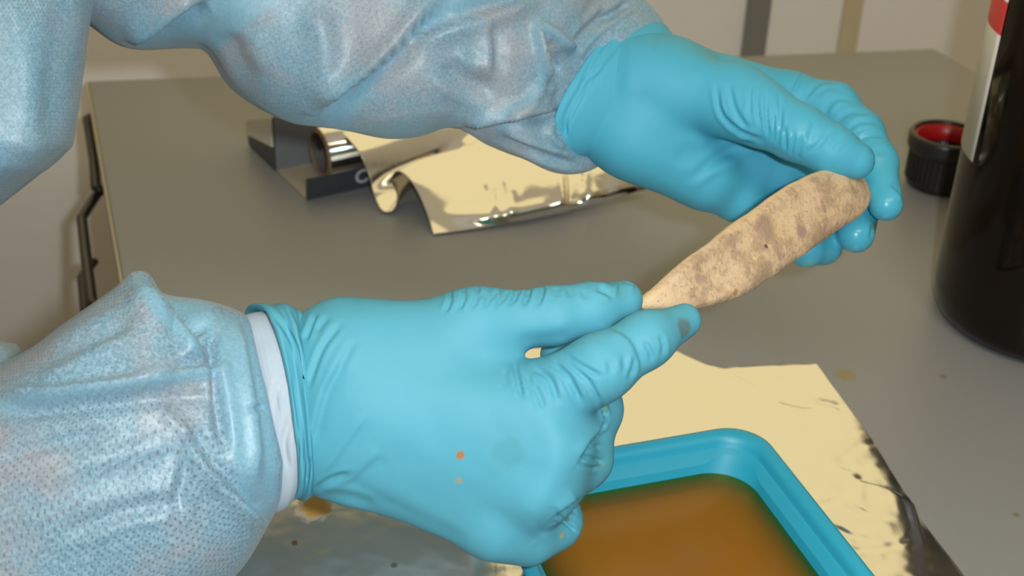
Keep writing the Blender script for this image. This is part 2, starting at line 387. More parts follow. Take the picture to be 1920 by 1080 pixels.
flap([(.001, .021), (.0555, .0105), (.0555, .0218), (.001, .0445)], .0012, 'end_label', m_cwhite)
V, Fc = box_axes(o0 + e2 * (W_ + .002), e1 * L_, e2 * .053, ez * T_); obj('lid', V, Fc, m_cgrey, fb, smooth=False)
V, Fc = box_axes(o0 + e2 * (W_ + .055), e1 * L_, e2 * T_, ez * .019); obj('lid_lip', V, Fc, m_cprint, fb, smooth=False)
for cs in (.046, .058, .075, .088):                                                  # round white letters of the print on the front
    c = o0 + e1 * cs + ez * .0115 - e2 * .0022; RV = []; RF = []; K = 22
    for i in range(K + 1):
        a = math.radians(35 + 290 * i / K)
        for r in (.0042, .0064):
            for dpt in (0, .0006): RV.append(c + e1 * r * math.cos(a) + (ez * .95 - e2 * .16) * r * math.sin(a) - e2 * dpt)
    for i in range(K):
        b = i * 4; RF += [[b + 1, b + 3, b + 7, b + 5], [b, b + 4, b + 6, b + 2], [b + 2, b + 6, b + 7, b + 3], [b, b + 1, b + 5, b + 4]]
    obj('printed_letter', RV, RF, m_print, fp, smooth=False)
# the roll
RR = .0205; rc = o0 + e2 * .030 + ez * (RR + T_) + e1 * .023
rl = thing('foil_roll', rc - ez * RR, 'shiny aluminium foil roll on a cardboard core, pulled out over the table', 'foil roll')
def ring_tube(ro, ri, s0, s1, nm, mt, par, n=56):
    V = []; Fc = []
    for s, r in ((s0, ri), (s0, ro), (s1, ro), (s1, ri)):
        for k in range(n): a = 2 * math.pi * k / n; V.append(rc + e1 * s + e2 * r * math.cos(a) + ez * r * math.sin(a))
    for i in range(4):
        for k in range(n): Fc.append([i * n + k, ((i + 1) % 4) * n + k, ((i + 1) % 4) * n + (k + 1) % n, i * n + (k + 1) % n])
    return bevel(obj(nm, V, Fc, mt, par), .0006, 1)
ring_tube(.0178, .0163, .001, .28, 'core', m_core, rl)
ring_tube(RR - .0006, .0179, .0025, .276, 'wound_foil', m_foil, rl)
ring_tube(.0162, .0158, .002, .28, 'core_lining', plain('grey_lining', (.10, .085, .075), .7, nscale=60, namt=.1), rl)
m_dark = plain('dark_tape', (.02, .018, .016), .6, nscale=60, namt=.1)
V, Fc = tube([rc + e1 * .001 + e2 * (-.004 + .004 * math.cos(a)) + ez * (.0085 + .003 * math.sin(a)) for a in np.linspace(-2, 3.4, 14)], .0007, 6); obj('core_tab', V, Fc, m_dark, rl)
# the loose sheet: four sections across the roll, left to right; each point is pixel x, y and height
sec = [
 [(640, 247, .043), (671, 283, .036), (690, 325, .022), (702, 368, .008), (718, 396, .002), (738, 392, .004), (744, 366, .012), (733, 336, .024), (746, 321, .029), (766, 334, .026), (786, 366, .017), (803, 408, .007), (813, 440, .001)],
 [(742, 228, .044), (755, 262, .036), (766, 300, .024), (774, 326, .014), (783, 336, .010), (797, 328, .013), (803, 312, .020), (804, 298, .026), (816, 292, .029), (842, 310, .026), (873, 350, .019), (902, 400, .009), (918, 425, .002)],
 [(880, 190, .046), (890, 208, .042), (900, 226, .038), (908, 240, .035), (916, 248, .034), (925, 250, .034), (935, 254, .034), (946, 260, .034), (960, 272, .033), (985, 300, .029), (1015, 340, .022), (1042, 382, .012), (1054, 398, .005)],
 [(1030, 160, .046), (1045, 180, .044), (1060, 198, .042), (1073, 214, .040), (1086, 228, .039), (1099, 242, .037), (1110, 255, .036), (1122, 268, .034), (1135, 282, .032), (1152, 300, .029), (1172, 320, .024), (1193, 340, .018), (1214, 354, .012)]]
S4 = np.array([spline(s, 9) for s in sec]); S4 = np.array([spline(S4[:, j], 26) for j in range(S4.shape[1])])    # (profile, along, 3)
V = G(S4[..., 0], S4[..., 1], S4[..., 2]); nj, ni = V.shape[:2]; V = V.reshape(-1, 3)
Fc = np.array([[j * ni + i, (j + 1) * ni + i, (j + 1) * ni + i + 1, j * ni + i + 1] for j in range(nj - 1) for i in range(ni - 1)])
N = normals_of(V, Fc); xx = np.tile(np.linspace(0, 1, ni), nj)
rid = np.abs(noise3(V, 34, 3, 2)); V = V + N * ((.5 - rid) * .0022 * np.clip(xx * 1.5 - .35, 0, 1) ** 1.3)[:, None]
V = sculpt(V, N, [([(925, 340), (930, 370), (928, 402)], 9, -2.2, 'g'), ([(962, 340), (966, 370), (950, 402)], 9, 1.6, 'r'), ([(1055, 290), (1060, 340), (1062, 400)], 8, 3, 's'), ([(1092, 290), (1095, 385)], 8, -3, 's'), ([(830, 405), (930, 405), (1050, 380)], 12, 1.6, 'r'), ([(890, 330), (950, 290), (985, 270)], 14, 1.0, 'g')])
V[:, 2] = np.maximum(V[:, 2], .0008)
ls = obj('loose_sheet', V, Fc, m_foil, rl); md = ls.modifiers.new('thickness', 'SOLIDIFY'); md.thickness = .0003; md.offset = 0

# ------------------------------------------------------------------ foil sheet under the tray
back = spline([(430, 760), (700, 668), (960, 655), (1150, 652), (1250, 655), (1290, 668), (1345, 689), (1440, 686), (1500, 684), (1529, 682)], 16)
frt = np.stack([np.linspace(120, 1990, len(back)), np.linspace(1300, 1330, len(back))], 1)
right = spline([(1529, 682), (1580, 752), (1640, 832), (1702, 938), (1755, 1010), (1812, 1084), (1990, 1330)], 14)
left = np.stack([np.linspace(430, 120, len(right)), np.linspace(760, 1300, len(right))], 1)
def resample(c, n, f=lambda t: t):
    L = np.concatenate([[0], np.cumsum(np.linalg.norm(np.diff(c, axis=0), axis=1))]); t = f(np.linspace(0, 1, n)) * L[-1]
    return np.stack([np.interp(t, L, c[:, 0]), np.interp(t, L, c[:, 1])], 1)
den = lambda t: 1 - (1 - t) ** 1.5
back, right = resample(back, 230, den), resample(right, 170); frt = np.stack([120 + 1870 * den(np.linspace(0, 1, 230)), 1300 + 30 * den(np.linspace(0, 1, 230))], 1)
left = np.stack([np.linspace(430, 120, 170), np.linspace(760, 1300, 170)], 1); nu, nv = 230, 170
u = den(np.linspace(0, 1, nu))[None, :, None]; v = np.linspace(0, 1, nv)[:, None, None]
Q = (1 - v) * back[None] + v * frt[None] + (1 - u) * left[:, None] + u * right[:, None] - ((1 - u) * (1 - v) * back[0] + u * (1 - v) * back[-1] + (1 - u) * v * frt[0] + u * v * frt[-1])
V = G(Q[..., 0], Q[..., 1], .0012).reshape(-1, 3)
Fc = np.array([[j * nu + i, (j + 1) * nu + i, (j + 1) * nu + i + 1, j * nu + i + 1] for j in range(nv - 1) for i in range(nu - 1)])
zz = .0016 + .00055 * (.5 - np.abs(noise3(V, 48, 5, 3))) * 2 + .0005 * noise3(V, 16, 8, 2)
x, y, _ = PROJ(V)
ridge = np.interp(y, [680, 900, 940, 1080, 1330], [1560, 1690, 1712, 1738, 1850]); hr = np.interp(y, [880, 950, 1330], [0, .0026, .0040])
edge = np.interp(y, right[:, 1], right[:, 0])
zz *= (1 - .85 / (1 + np.exp(-(x - ridge + 15) / 8))) * np.where(x < 940, .35, 1)
tl_ = np.clip((960 - x) / 80, 0, 1); Yw = V[:, 1]; Y0 = G(700, 1120)[1]
zz += tl_ * (np.clip(Yw - Y0, 0, .145) * .15 - np.clip(Yw - Y0 - .145, 0, .06) * .36)
zz += hr * np.where(x < ridge, np.exp(-((x - ridge) / 110) ** 2), np.clip((edge - x) / (edge - ridge + 1e-6), 0, 1))
V[:, 2] = np.maximum(zz, .0006)
N = np.tile([0, 0, 1.], (len(V), 1))
fine = []
for _ in range(46):
    cx, cy, a, L = random.uniform(1150, 1690), random.uniform(690, 1075), random.gauss(.25, .5), random.uniform(18, 60)
    fine.append(([(cx - L * math.cos(a), cy - L * math.sin(a)), (cx + random.uniform(-6, 6), cy + random.uniform(-6, 6)), (cx + L * math.cos(a), cy + L * math.sin(a))], random.uniform(2.5, 5), random.uniform(.12, .38), 'g'))
V = sculpt(V, N, fine)
V = sculpt(V, N, [([(1180, 690), (1200, 745)], 5, .7, 'g'), ([(1450, 752), (1500, 765), (1535, 766)], 5, .8, 's'), ([(1525, 750), (1560, 758), (1580, 765)], 5, 1.2, 'g'), ([(1450, 700), (1505, 710)], 4, .6, 'g'), ([(1330, 710), (1400, 720)], 4, .5, 'g'), ([(1600, 900), (1660, 915), (1700, 935)], 5, .8, 's'), ([(1370, 795), (1455, 785)], 4, .5, 'g'), ([(1180, 790), (1190, 830)], 4, .5, 'g'), ([(1230, 770), (1310, 785)], 4, .5, 'g'), ([(1470, 850), (1620, 890)], 6, .5, 's'), ([(1490, 960), (1570, 940)], 6, .5, 'g')])
def onfoil(px, py): x, y, _ = PROJ(V); return V[np.argmin((x - px) ** 2 + (y - py) ** 2)]
M = Mat('matte_foil')
col = M.stain((.90, .89, .86), [(onfoil(592, 952), .0085, (.50, .30, .08)), (onfoil(556, 1018), .0016, (.45, .32, .2)), (onfoil(735, 1060), .0016, (.5, .4, .3))])
ms = M.math('SUBTRACT', 1.0, M.spot(onfoil(592, 952), .0085))
M.p(Base_Color=col, Metallic=M.math('MULTIPLY', ms, .98), Roughness=.20, Normal=M.bump(M.noise(M.co(), 160, 4, .6), .05, .001)); m_sheet = M.m
fs = tag(obj('foil_sheet', V, Fc, m_sheet), 'crinkled flat sheet of aluminium foil under the turquoise tray', 'foil'); md = fs.modifiers.new('thickness', 'SOLIDIFY'); md.thickness = .0003; md.offset = 1

# ------------------------------------------------------------------ turquoise tray with amber liquid
M = Mat('turquoise_plastic'); M.p(Base_Color=M.mix(M.noise(M.co(), 25), (.018, .33, .50), (.025, .37, .54)), Roughness=.45); m_tray = M.m
ZR, ZF, ZL = .046, .004, .0285
bl = G(1395, 806, ZR) - G(1150, 828, ZR); bl /= np.linalg.norm(bl); rd = G(1645, 1080, ZR) - G(1462, 850, ZR); rd /= np.linalg.norm(rd)
bl = bl - rd * (bl @ rd); bl /= np.linalg.norm(bl)
# outer corner where the two rim lines meet
p1, p2 = G(1260, 815, ZR), G(1560, 972, ZR); Mx = np.array([bl[:2], -rd[:2]]).T; tt = np.linalg.solve(Mx, (p2 - p1)[:2]); corner = p1 + bl * tt[0]
pl_ = G(985, 1072, ZR); wid = abs((pl_ - corner) @ bl); lenT = wid * 1.42
cen = corner - bl * wid / 2 + rd * lenT / 2
def rrect(inset, z, rad, n=10):
    hx, hy = wid / 2 - inset, lenT / 2 - inset; out = []
    for sx, sy, a0 in ((1, 1, 0), (-1, 1, 90), (-1, -1, 180), (1, -1, 270)):
        for k in range(n + 1):
            a = math.radians(a0 + 90 * k / n); out.append(cen + bl * (sx * (hx - rad) + rad * math.cos(a)) + rd * (sy * (hy - rad) + rad * math.sin(a)) + ez * (z - cen[2]))
    return out
def stack(rings, close=True):
    n = len(rings[0]); V = np.concatenate([np.array(r) for r in rings]); Fc = []
    for i in range(len(rings) - 1):
        for k in range(n): Fc.append([i * n + k, i * n + (k + 1) % n, (i + 1) * n + (k + 1) % n, (i + 1) * n + k])
    Fc += [list(range(n))[::-1], list(range((len(rings) - 1) * n, len(rings) * n))]
    return V, Fc
tr = thing('tray', cen * np.array([1, 1, 0]) + ez * .0035, 'turquoise plastic tray with rounded corners standing on the foil sheet', 'tray')
rings = [rrect(.020, ZF, .012), rrect(.017, ZF + .001, .013), rrect(.0105, ZR - .006, .016), rrect(.0045, ZR - .0065, .019), rrect(.001, ZR - .005, .021), rrect(.0, ZR - .002, .021), rrect(.001, ZR - .0003, .021), rrect(.003, ZR, .020), rrect(.0055, ZR - .0004, .0185), rrect(.0072, ZR - .0016, .018), rrect(.0082, ZR - .0036, .018), rrect(.0090, ZR - .007, .019), rrect(.0120, ZL + .004, .022), rrect(.0165, ZF + .010, .024), rrect(.019, ZF + .005, .024), rrect(.023, ZF + .0025, .024)]
V, Fc = stack(rings); obj('tray_body', V, Fc, m_tray, tr)
M = Mat('amber_liquid'); at = M.n('ShaderNodeAttribute', attribute_name='turbid'); f = at.outputs['Fac']
nz = M.noise(M.co(), 9, 3)
M.p(Base_Color=M.mix(nz, (.235, .090, .010), (.290, .130, .012)), Roughness=.12, Specular_IOR_Level=.3)
tp = M.n('ShaderNodeBsdfTransparent'); M.set(tp.inputs[0], (.85, .55, .24)); mx = M.n('ShaderNodeMixShader')
M.set(mx.inputs[0], f); M.set(mx.inputs[1], tp.outputs[0]); M.set(mx.inputs[2], M.b.outputs[0]); M.set(M.out.inputs[0], mx.outputs[0]); m_liq = M.m
ri = .0134; dep = [.0, .0012, .0025, .004, .006, .0085, .012, .017, .024, .034]
rings = [rrect(ri + q, ZL, max(.0222 - q * .3, .008)) for q in dep]; n = len(rings[0]); V = np.concatenate([np.array(r) for r in rings]); Fc = []
for i in range(len(rings) - 1):
    for k in range(n): Fc.append([i * n + k, i * n + (k + 1) % n, (i + 1) * n + (k + 1) % n, (i + 1) * n + k])
Fc.append(list(range((len(rings) - 1) * n, len(rings) * n)))
lq = obj('liquid', V, Fc, m_liq); tag(lq, 'amber brown liquid filling the turquoise tray', 'liquid')
at = lq.data.attributes.new('turbid', 'FLOAT', 'POINT'); dv = np.repeat(np.array(dep), n); at.data.foreach_set('value', (1 - np.exp(-(dv * 95) ** 1.4)).astype(np.float32))   # opacity of the liquid column over the sloping wall
M = Mat('bubble_film'); M.p(Base_Color=(.75, .8, .75), Roughness=.03, Transmission_Weight=.9, IOR=1.2); m_bub = M.m
for bx, by, r in ((1505, 1010, .0016), (1468, 952, .0009), (1461, 944, .0007)):
    c = G(bx, by, ZL); V, Fc = lathe([(r * math.cos(a), r * math.sin(a)) for a in np.linspace(-.5, 1.55, 8)], c, 14)
    tag(obj('bubble', V, Fc, m_bub, lq))

# ================================================================== the bone fragment
M = Mat('old_bone'); uvn = M.n('ShaderNodeSeparateXYZ', Vector=M.co('UV')); vv = uvn.outputs[1]; uu = uvn.outputs[0]
pz = M.pos()
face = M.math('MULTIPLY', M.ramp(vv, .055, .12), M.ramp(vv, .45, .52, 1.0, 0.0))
big = M.noise(pz, 75, 5, .62); fine = M.noise(pz, 420, 4, .7)
blot = M.math('MULTIPLY', M.ramp(M.math('ADD', big, M.math('MULTIPLY', fine, .3)), .58, .84), face)
blot = M.math('MULTIPLY', blot, M.ramp(uu, .012, .05))
mid = M.math('ADD', M.math('ADD', M.math('MULTIPLY', big, .55), M.math('MULTIPLY', M.noise(pz, 190, 4, .65), .35)), M.math('MULTIPLY', fine, .25))
blot = M.math('MULTIPLY', M.math('MULTIPLY', M.ramp(mid, .50, .67), face), M.ramp(uu, .008, .04))
base = M.mix(M.ramp(M.noise(pz, 60, 4), .35, .65), (.74, .54, .28), (.68, .50, .30))
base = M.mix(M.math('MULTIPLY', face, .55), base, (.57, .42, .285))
base = M.mix(M.math('MULTIPLY', blot, .72), base, (.33, .22, .15))
pore = M.math('MULTIPLY', M.ramp(M.noise(pz, 560, 3, .6), .58, .70), face)
base = M.mix(M.math('MULTIPLY', pore, .5), base, (.20, .125, .085))
M.p(Roughness=.55)
bone_spots = [(1437, 460, 59.8, .0010, (.12, .08, .06)), (1504, 433, 61.5, .0032, (.36, .24, .18)), (1310, 520, 57.4, .0022, (.42, .27, .21)), (1375, 549, 58.4, .0018, (.46, .26, .11)), (1440, 425, 60.4, .0065, (.40, .275, .19))]
h = M.math('ADD', M.math('MULTIPLY', fine, .7), big)
M.p(Normal=M.bump(h, .55, .0016))
st = [(1192, 562, 1200, 580, 56.3, .30, 0, 0, 2), (1200, 556, 1215, 584, 56.4, .45, 0, 0, 2.1), (1225, 536, 1256, 582, 56.7, .6, 0, 0, 2.3), (1275, 491, 1306, 578, 57.5, .75, 0, 0, 2.5), (1325, 454, 1352, 570, 58.5, .85, 0, 0, 2.6), (1380, 414, 1425, 537, 59.8, .9, 0, 0, 2.6), (1430, 377, 1480, 496, 61.1, .95, 0, 0, 2.6), (1480, 344, 1528, 463, 62.4, .95, 0, 0, 2.6), (1530, 321, 1573, 432, 63.6, .9, 0, 0, 2.6), (1573, 316, 1606, 408, 64.5, .85, 0, 0, 2.5), (1606, 328, 1624, 390, 65.1, .7, 0, 0, 2.4), (1622, 343, 1630, 374, 65.4, .5, 0, 0, 2.2), (1627, 353, 1630, 366, 65.5, .15, 0, 0, 2)]
V, N, Fl, uv = loft(st, 10, 110)
uv[:, 1] = np.tile(np.arange(110) / 110, len(V) // 110)
x, y, _ = PROJ(V)
V = V + N * (.0006 * noise3(V, 110, 2, 3) + .0011 * noise3(V, 45, 6, 2))[:, None]
V = sculpt(V, N, [([(1215, 566), (1330, 470), (1440, 392), (1540, 334)], 10, 1.0, 'r'), ([(1290, 530), (1400, 462), (1500, 395)], 34, -1.2, 'r'), ([(1300, 545), (1335, 555)], 12, -1.0, 'r'), ([(1590, 335), (1610, 375)], 8, .8, 's'), ([(1310, 566), (1345, 560), (1380, 540)], 8, .9, 'r')])
sp = []
for sx, sy, sd, r, c in bone_spots:
    i = np.argmin((x - sx) ** 2 + (y - sy) ** 2 + 1e4 * (N @ FWD > 0)); sp.append((V[i], r, c))
M.p(Base_Color=M.stain(base, sp))
tag(obj('bone_fragment', V, Fl, M.m, uv=uv), 'pale brown blotched old bone fragment held between the two gloved hands', 'bone')

# ================================================================== the person: body, gown, gloves
def glove_mat(name, base_c, wet, spots):
    M = Mat(name); p = M.pos()
    b = M.mix(M.noise(p, 22, 3), tuple(c * .93 for c in base_c), tuple(min(1, c * 1.06) for c in base_c))
    b = M.stain(b, spots)
    r = .60
    for wp, rad in wet:
        dv = M.n('ShaderNodeVectorMath', operation='DISTANCE'); M.set(dv.inputs[0], p); M.set(dv.inputs[1], tuple(float(q) for q in wp))
        r = M.math('SUBTRACT', r, M.ramp(dv.outputs['Value'], rad * .5, rad, .30, 0.0))
    r = M.math('MAXIMUM', r, .13)
    M.p(Base_Color=b, Roughness=r, Specular_IOR_Level=.32, Normal=M.bump(M.noise(p, 900, 2), .06, .0003, M.bump(M.noise(p, 60, 3), .10, .0012))); return M.m
GB = (.085, .355, .475)
front_of = lambda px, py, d: P(px, py, d / 100)
sR = [(front_of(857, 858, 52.6), .0017, (.36, .17, .07)), (front_of(857, 905, 52.6), .0015, (.28, .30, .22)), (front_of(1290, 618, 54.0), .0042, (.10, .19, .21)), (front_of(950, 852, 52.5), .006, (.075, .32, .41)), (front_of(1140, 768, 55.4), .0022, (.09, .26, .24)), (front_of(1066, 978, 55.8), .002, (.09, .24, .2)), (front_of(1060, 1006, 55.8), .0016, (.34, .33, .28)), (front_of(1135, 870, 55.6), .002, (.12, .36, .36)), (front_of(1165, 535, 55.0), .005, (.075, .31, .39))]
wetL = [(P(1605, 300, .655), .028), (P(1660, 385, .655), .022), (P(1604, 440, .67), .022), (P(1480, 275, .648), .022), (P(1520, 470, .68), .02)]
sL = [(P(1685, 330, .665), .005, (.066, .34, .42)), (P(1645, 300, .655), .008, (.068, .37, .48)), (P(1637, 430, .67), .004, (.08, .25, .18)), (P(1515, 492, .67), .004, (.10, .40, .46))]
def on_surface(V, spots):                   # lay each stain on the skin of the mesh nearest the eye
    x, y, d = PROJ(V); out = []
    for w_, r, c in spots:
        sx, sy, _ = PROJ(np.array([w_])); q = (x - sx[0]) ** 2 + (y - sy[0]) ** 2; near = np.where(q < max(49, q.min() + 30))[0]
        out.append((V[near[np.argmin(d[near])]], r, c))
    return out
m_gL = glove_mat('nitrile_left', (.066, .38, .54), wetL, sL)

person = thing('person', np.array([-.55, .5, -.85]), 'person in pale blue gown and turquoise gloves reaching in from the left', 'person')
# ---- body (one continuous mesh, mostly inside the gown)
m_skin = plain('skin', (.62, .34, .25), .5, nscale=30, namt=.08)
wR, eR, shR = P(560, 750, .552), P(-330, 1010, .56), np.array([-.50, .22, .46])
wL, eL, shL = P(1115, 165, .69), P(330, -150, .675), np.array([-.50, .70, .50])
V, Fc = sdf_mesh([([(np.array([-.62, .46, -.1]), np.array([-.60, .46, .36]), .12, .14), (shR + np.array([-.06, .04, -.06]), shL + np.array([-.06, -.04, -.06]), .075, .075)], .08), ([(shR, eR, .052, .042), (eR, wR, .042, .024)], .03), ([(shL, eL, .052, .040), (eL, wL, .038, .018)], .03)], [0, .06, .06], .006)
tag(obj('body', V, Fc, m_skin, person))

# ---- gown cloth
def poly_mask(V, polys, soft=7.0):
    x, y, _ = PROJ(V); out = np.zeros(len(V))
    for pl in polys:
        p = np.asarray(pl, float); ins_ = np.zeros(len(V), bool); dist = np.full(len(V), 1e9); n = len(p)
        for i in range(n):
            a, b = p[i], p[(i + 1) % n]; e = b - a
            c = ((a[1] > y) != (b[1] > y)) & (x < (b[0] - a[0]) * (y - a[1]) / (b[1] - a[1] + 1e-9) + a[0]); ins_ ^= c
            t = np.clip(((x - a[0]) * e[0] + (y - a[1]) * e[1]) / (e @ e + 1e-9), 0, 1); dist = np.minimum(dist, np.hypot(x - a[0] - t * e[0], y - a[1] - t * e[1]))
        sd = np.where(ins_, dist, -dist); out = np.maximum(out, np.clip(sd / soft * .5 + .5, 0, 1))
    return out
def set_ply(o, m):                          # where pleats lie double, the cloth is denser and shows less of what is under it
    at = o.data.attributes.new('ply', 'FLOAT', 'POINT'); at.data.foreach_set('value', m.astype(np.float32))
def gown_mat(name, tone=1.0, dots=1.0):
    M = Mat(name); s = M.n('ShaderNodeSeparateXYZ', Vector=M.co('UV')); u, v = s.outputs[0], s.outputs[1]
    S = .0024; ply = M.n('ShaderNodeAttribute', attribute_name='ply').outputs['Fac']
    a = M.math('DIVIDE', M.math('ADD', u, v), S * 1.41); b = M.math('DIVIDE', M.math('SUBTRACT', u, v), S * 1.41)
    fa = M.math('SUBTRACT', M.math('FRACT', a), .5); fb_ = M.math('SUBTRACT', M.math('FRACT', b), .5)
    dd = M.math('SQRT', M.math('ADD', M.math('MULTIPLY', fa, fa), M.math('MULTIPLY', fb_, fb_)))
    patch = M.ramp(M.noise(M.pos(), 14, 2), .38, .55, .3 * dots, dots)
    dot = M.math('MULTIPLY', M.math('MULTIPLY', M.ramp(dd, .13, .24, 1.0, 0.0), patch), M.math('MULTIPLY_ADD', ply, -.75, 1.0))
    fib = M.n('ShaderNodeTexNoise', Vector=M.pos(), Scale=700, Detail=4, Distortion=1.0).outputs[0]
    cl = M.noise(M.pos(), 24, 4)
    base = M.mix(M.ramp(fib, .35, .7) if dots == 1 else M.ramp(fib, .15, .95), tuple(c * tone for c in (.21, .42, .57)), tuple(c * tone for c in (.36, .575, .72)))
    base = M.mix(M.math('MULTIPLY', M.ramp(cl, .42, .62), M.math('MULTIPLY_ADD', ply, -.5, .50)), base, tuple(c * tone for c in (.50, .46, .48)))
    base = M.mix(M.math('MULTIPLY', ply, .6), base, tuple(c * tone for c in (.24, .52, .68)))
    base = M.mix(M.math('MULTIPLY', dot, .7), base, (.15, .18, .23))
    M.p(Base_Color=base, Roughness=.42, Specular_IOR_Level=.5, Sheen_Weight=.15)
    bm = M.bump(fib, .12, .0003); M.p(Normal=M.bump(M.noise(M.pos(), 90, 3), .15, .0012, bm))
    tl = M.n('ShaderNodeBsdfTranslucent'); M.set(tl.inputs[0], base); m1 = M.n('ShaderNodeMixShader'); M.set(m1.inputs[0], .18); M.set(m1.inputs[1], M.b.outputs[0]); M.set(m1.inputs[2], tl.outputs[0])
    tp = M.n('ShaderNodeBsdfTransparent'); m2 = M.n('ShaderNodeMixShader'); M.set(m2.inputs[0], M.math('MULTIPLY_ADD', dot, .12, M.math('MULTIPLY', M.ramp(fib, .3, .7, .24, .08), M.math('MULTIPLY_ADD', ply, -.7, 1.0))))
    M.set(m2.inputs[1], m1.outputs[0]); M.set(m2.inputs[2], tp.outputs[0]); M.set(M.out.inputs[0], m2.outputs[0]); return M.m
m_gown = gown_mat('nonwoven_blue', .91); m_gown_far = gown_mat('nonwoven_blue_far', .93, .3)

# near sleeve (right arm)
st = [(-320, 850, -260, 1420, 55, 6.5, 0, 0, 2.4), (0, 692, 60, 1320, 54.5, 6.2, 0, 0, 2.6), (120, 608, 185, 1260, 54.3, 5.8, 0, 0, 2.6), (215, 548, 280, 1205, 54.3, 5.4, 0, 0, 2.6), (262, 519, 330, 1165, 54.4, 5.2, 4, 0, 2.6), (300, 560, 385, 1128, 54.6, 4.9, 8, 0, 2.6), (380, 573, 450, 1070, 54.8, 4.3, 18, 0, 2.5), (428, 584, 494, 1004, 55, 3.5, 16, 0, 2.3), (455, 596, 515, 960, 55, 2.9, 18, 0, 2.2), (450, 615, 508, 945, 55, 2.5, 14, 0, 2.1), (415, 645, 475, 920, 55, 2.3, 4, 0, 2)]
V, N, Fl, uv = loft(st, 12, 220)
def cloth_noise(V, N, amp, seed): return V + N * (amp * (noise3(V, 13, seed, 2) * .7 + (.45 - np.abs(noise3(V, 20, seed + 3, 2))) * 1.5))[:, None]
V = cloth_noise(V, N, .0035, 11)
creR = [([(-20, 752), (120, 738), (270, 715), (420, 688)], 14, 4.5, 'r'), ([(-20, 775), (130, 765), (300, 748), (420, 742)], 16, -2.5, 'r'),
        ([(262, 525), (320, 590), (388, 662)], 14, 4.5, 's'), ([(300, 562), (350, 600), (400, 600)], 10, -2.5, 'r'), ([(388, 662), (330, 690), (250, 720)], 12, 2.0, 's'),
        ([(405, 600), (400, 680), (410, 760), (425, 850)], 14, -4, 'r'), ([(440, 600), (455, 700), (470, 800), (478, 900)], 14, 2.6, 'r'), ([(390, 690), (398, 760)], 8, 2, 'r'),
        ([(350, 800), (390, 870), (460, 940), (512, 985)], 10, 3.0, 's'), ([(370, 800), (350, 880), (330, 960)], 16, 1.5, 'g'), ([(60, 905), (160, 870), (300, 830), (350, 790)], 16, 1.8, 'r'),
        ([(120, 1000), (230, 960), (330, 940)], 18, 1.6, 'g'), ([(0, 860), (110, 830), (200, 815)], 16, 1.4, 'g'), ([(60, 690), (160, 640), (250, 600)], 18, 1.4, 'g'), ([(455, 770), (500, 762)], 7, 1.2, 'g'), ([(300, 770), (345, 810), (380, 820)], 12, 1.6, 'r')]
V = sculpt(V, N, [(p, wd * .85, hh * 1.5, k) for p, wd, hh, k in creR])
o = obj('gown_sleeve', V, Fl, m_gown, person, uv=uv)
set_ply(o, poly_mask(V, [[(-30, 748), (150, 728), (280, 706), (425, 680), (430, 698), (280, 728), (120, 756), (-30, 776)], [(405, 590), (470, 600), (520, 760), (525, 970), (460, 960), (430, 850), (415, 740)], [(262, 515), (300, 560), (392, 660), (380, 668), (300, 600), (250, 530)], [(300, 555), (400, 570), (410, 640), (360, 620)]], 9))
# far sleeve (left arm)
st = [(20, -430, 40, -40, 64, 5.5, 0, 0, 2.4), (230, -390, 160, 40, 64.5, 5.5, 0, 0, 2.5), (320, -370, 236, 84, 65, 5.5, 0, 0, 2.5), (420, -340, 350, 87, 65.3, 5.5, 0, 0, 2.5), (480, -320, 390, 98, 65.6, 5.5, 0, 0, 2.6), (560, -295, 432, 164, 66, 5.4, 0, 0, 2.6), (660, -265, 522, 217, 66.4, 5.2, 0, 0, 2.6), (780, -225, 640, 242, 66.8, 5, 0, 0, 2.6), (890, -185, 770, 246, 67.1, 4.8, 0, 0, 2.6), (980, -150, 850, 232, 67.4, 4.5, -4, 0, 2.6), (1050, -105, 915, 262, 67.8, 4.2, -12, 0, 2.5), (1120, -70, 985, 290, 68, 3.7, -30, 0, 2.4), (1165, -20, 1050, 316, 68.3, 2.9, -66, 0, 2.3), (1195, 15, 1095, 314, 68.5, 2.35, -76, 6, 2.1), (1212, 42, 1098, 290, 68.5, 2.2, -66, 8, 2.0), (1240, 70, 1100, 265, 68.5, 2.0, -45, 6, 2.0)]
V, N, Fl, uv = loft(st, 10, 200)
V = cloth_noise(V, N, .0035, 21)
creL = [([(235, 80), (290, 60), (340, 25), (385, 0)], 12, -4.5, 's'), ([(595, 208), (680, 150), (740, 95), (800, 30), (830, 0)], 10, -5.0, 's'), ([(755, 75), (830, 50), (900, 28), (1010, -10)], 10, 3.5, 's'), ([(915, 45), (925, 90), (922, 140)], 9, 1.8, 's'),
    ([(1000, 45), (1012, 75), (1022, 130), (1018, 150)], 9, 3.5, 'r'), ([(1005, 42), (1040, 62), (1070, 90), (1085, 98)], 9, 3.0, 'r'), ([(1035, 75), (1045, 120), (1050, 140)], 8, -2.8, 'r'), ([(1020, 150), (990, 190), (950, 215)], 12, 2.4, 'r'),
    ([(870, 238), (960, 222), (1030, 208), (1050, 200)], 9, -4.5, 's'), ([(1040, 160), (1010, 190)], 8, 1.6, 'r'), ([(430, 60), (440, 110), (470, 160)], 30, 2.0, 'g'), ([(590, 10), (610, 100), (600, 190)], 34, 2.2, 'r'), ([(1140, 20), (1090, 70), (1070, 100)], 11, 2.2, 'g'), ([(1180, 5), (1130, 40)], 9, 1.8, 'g'), ([(1045, 215), (1030, 250), (1060, 280)], 10, 1.8, 'r'), ([(930, 260), (1000, 285), (1080, 310)], 9, 1.6, 'g'), ([(830, 120), (870, 150), (930, 170)], 22, 1.8, 'g')]
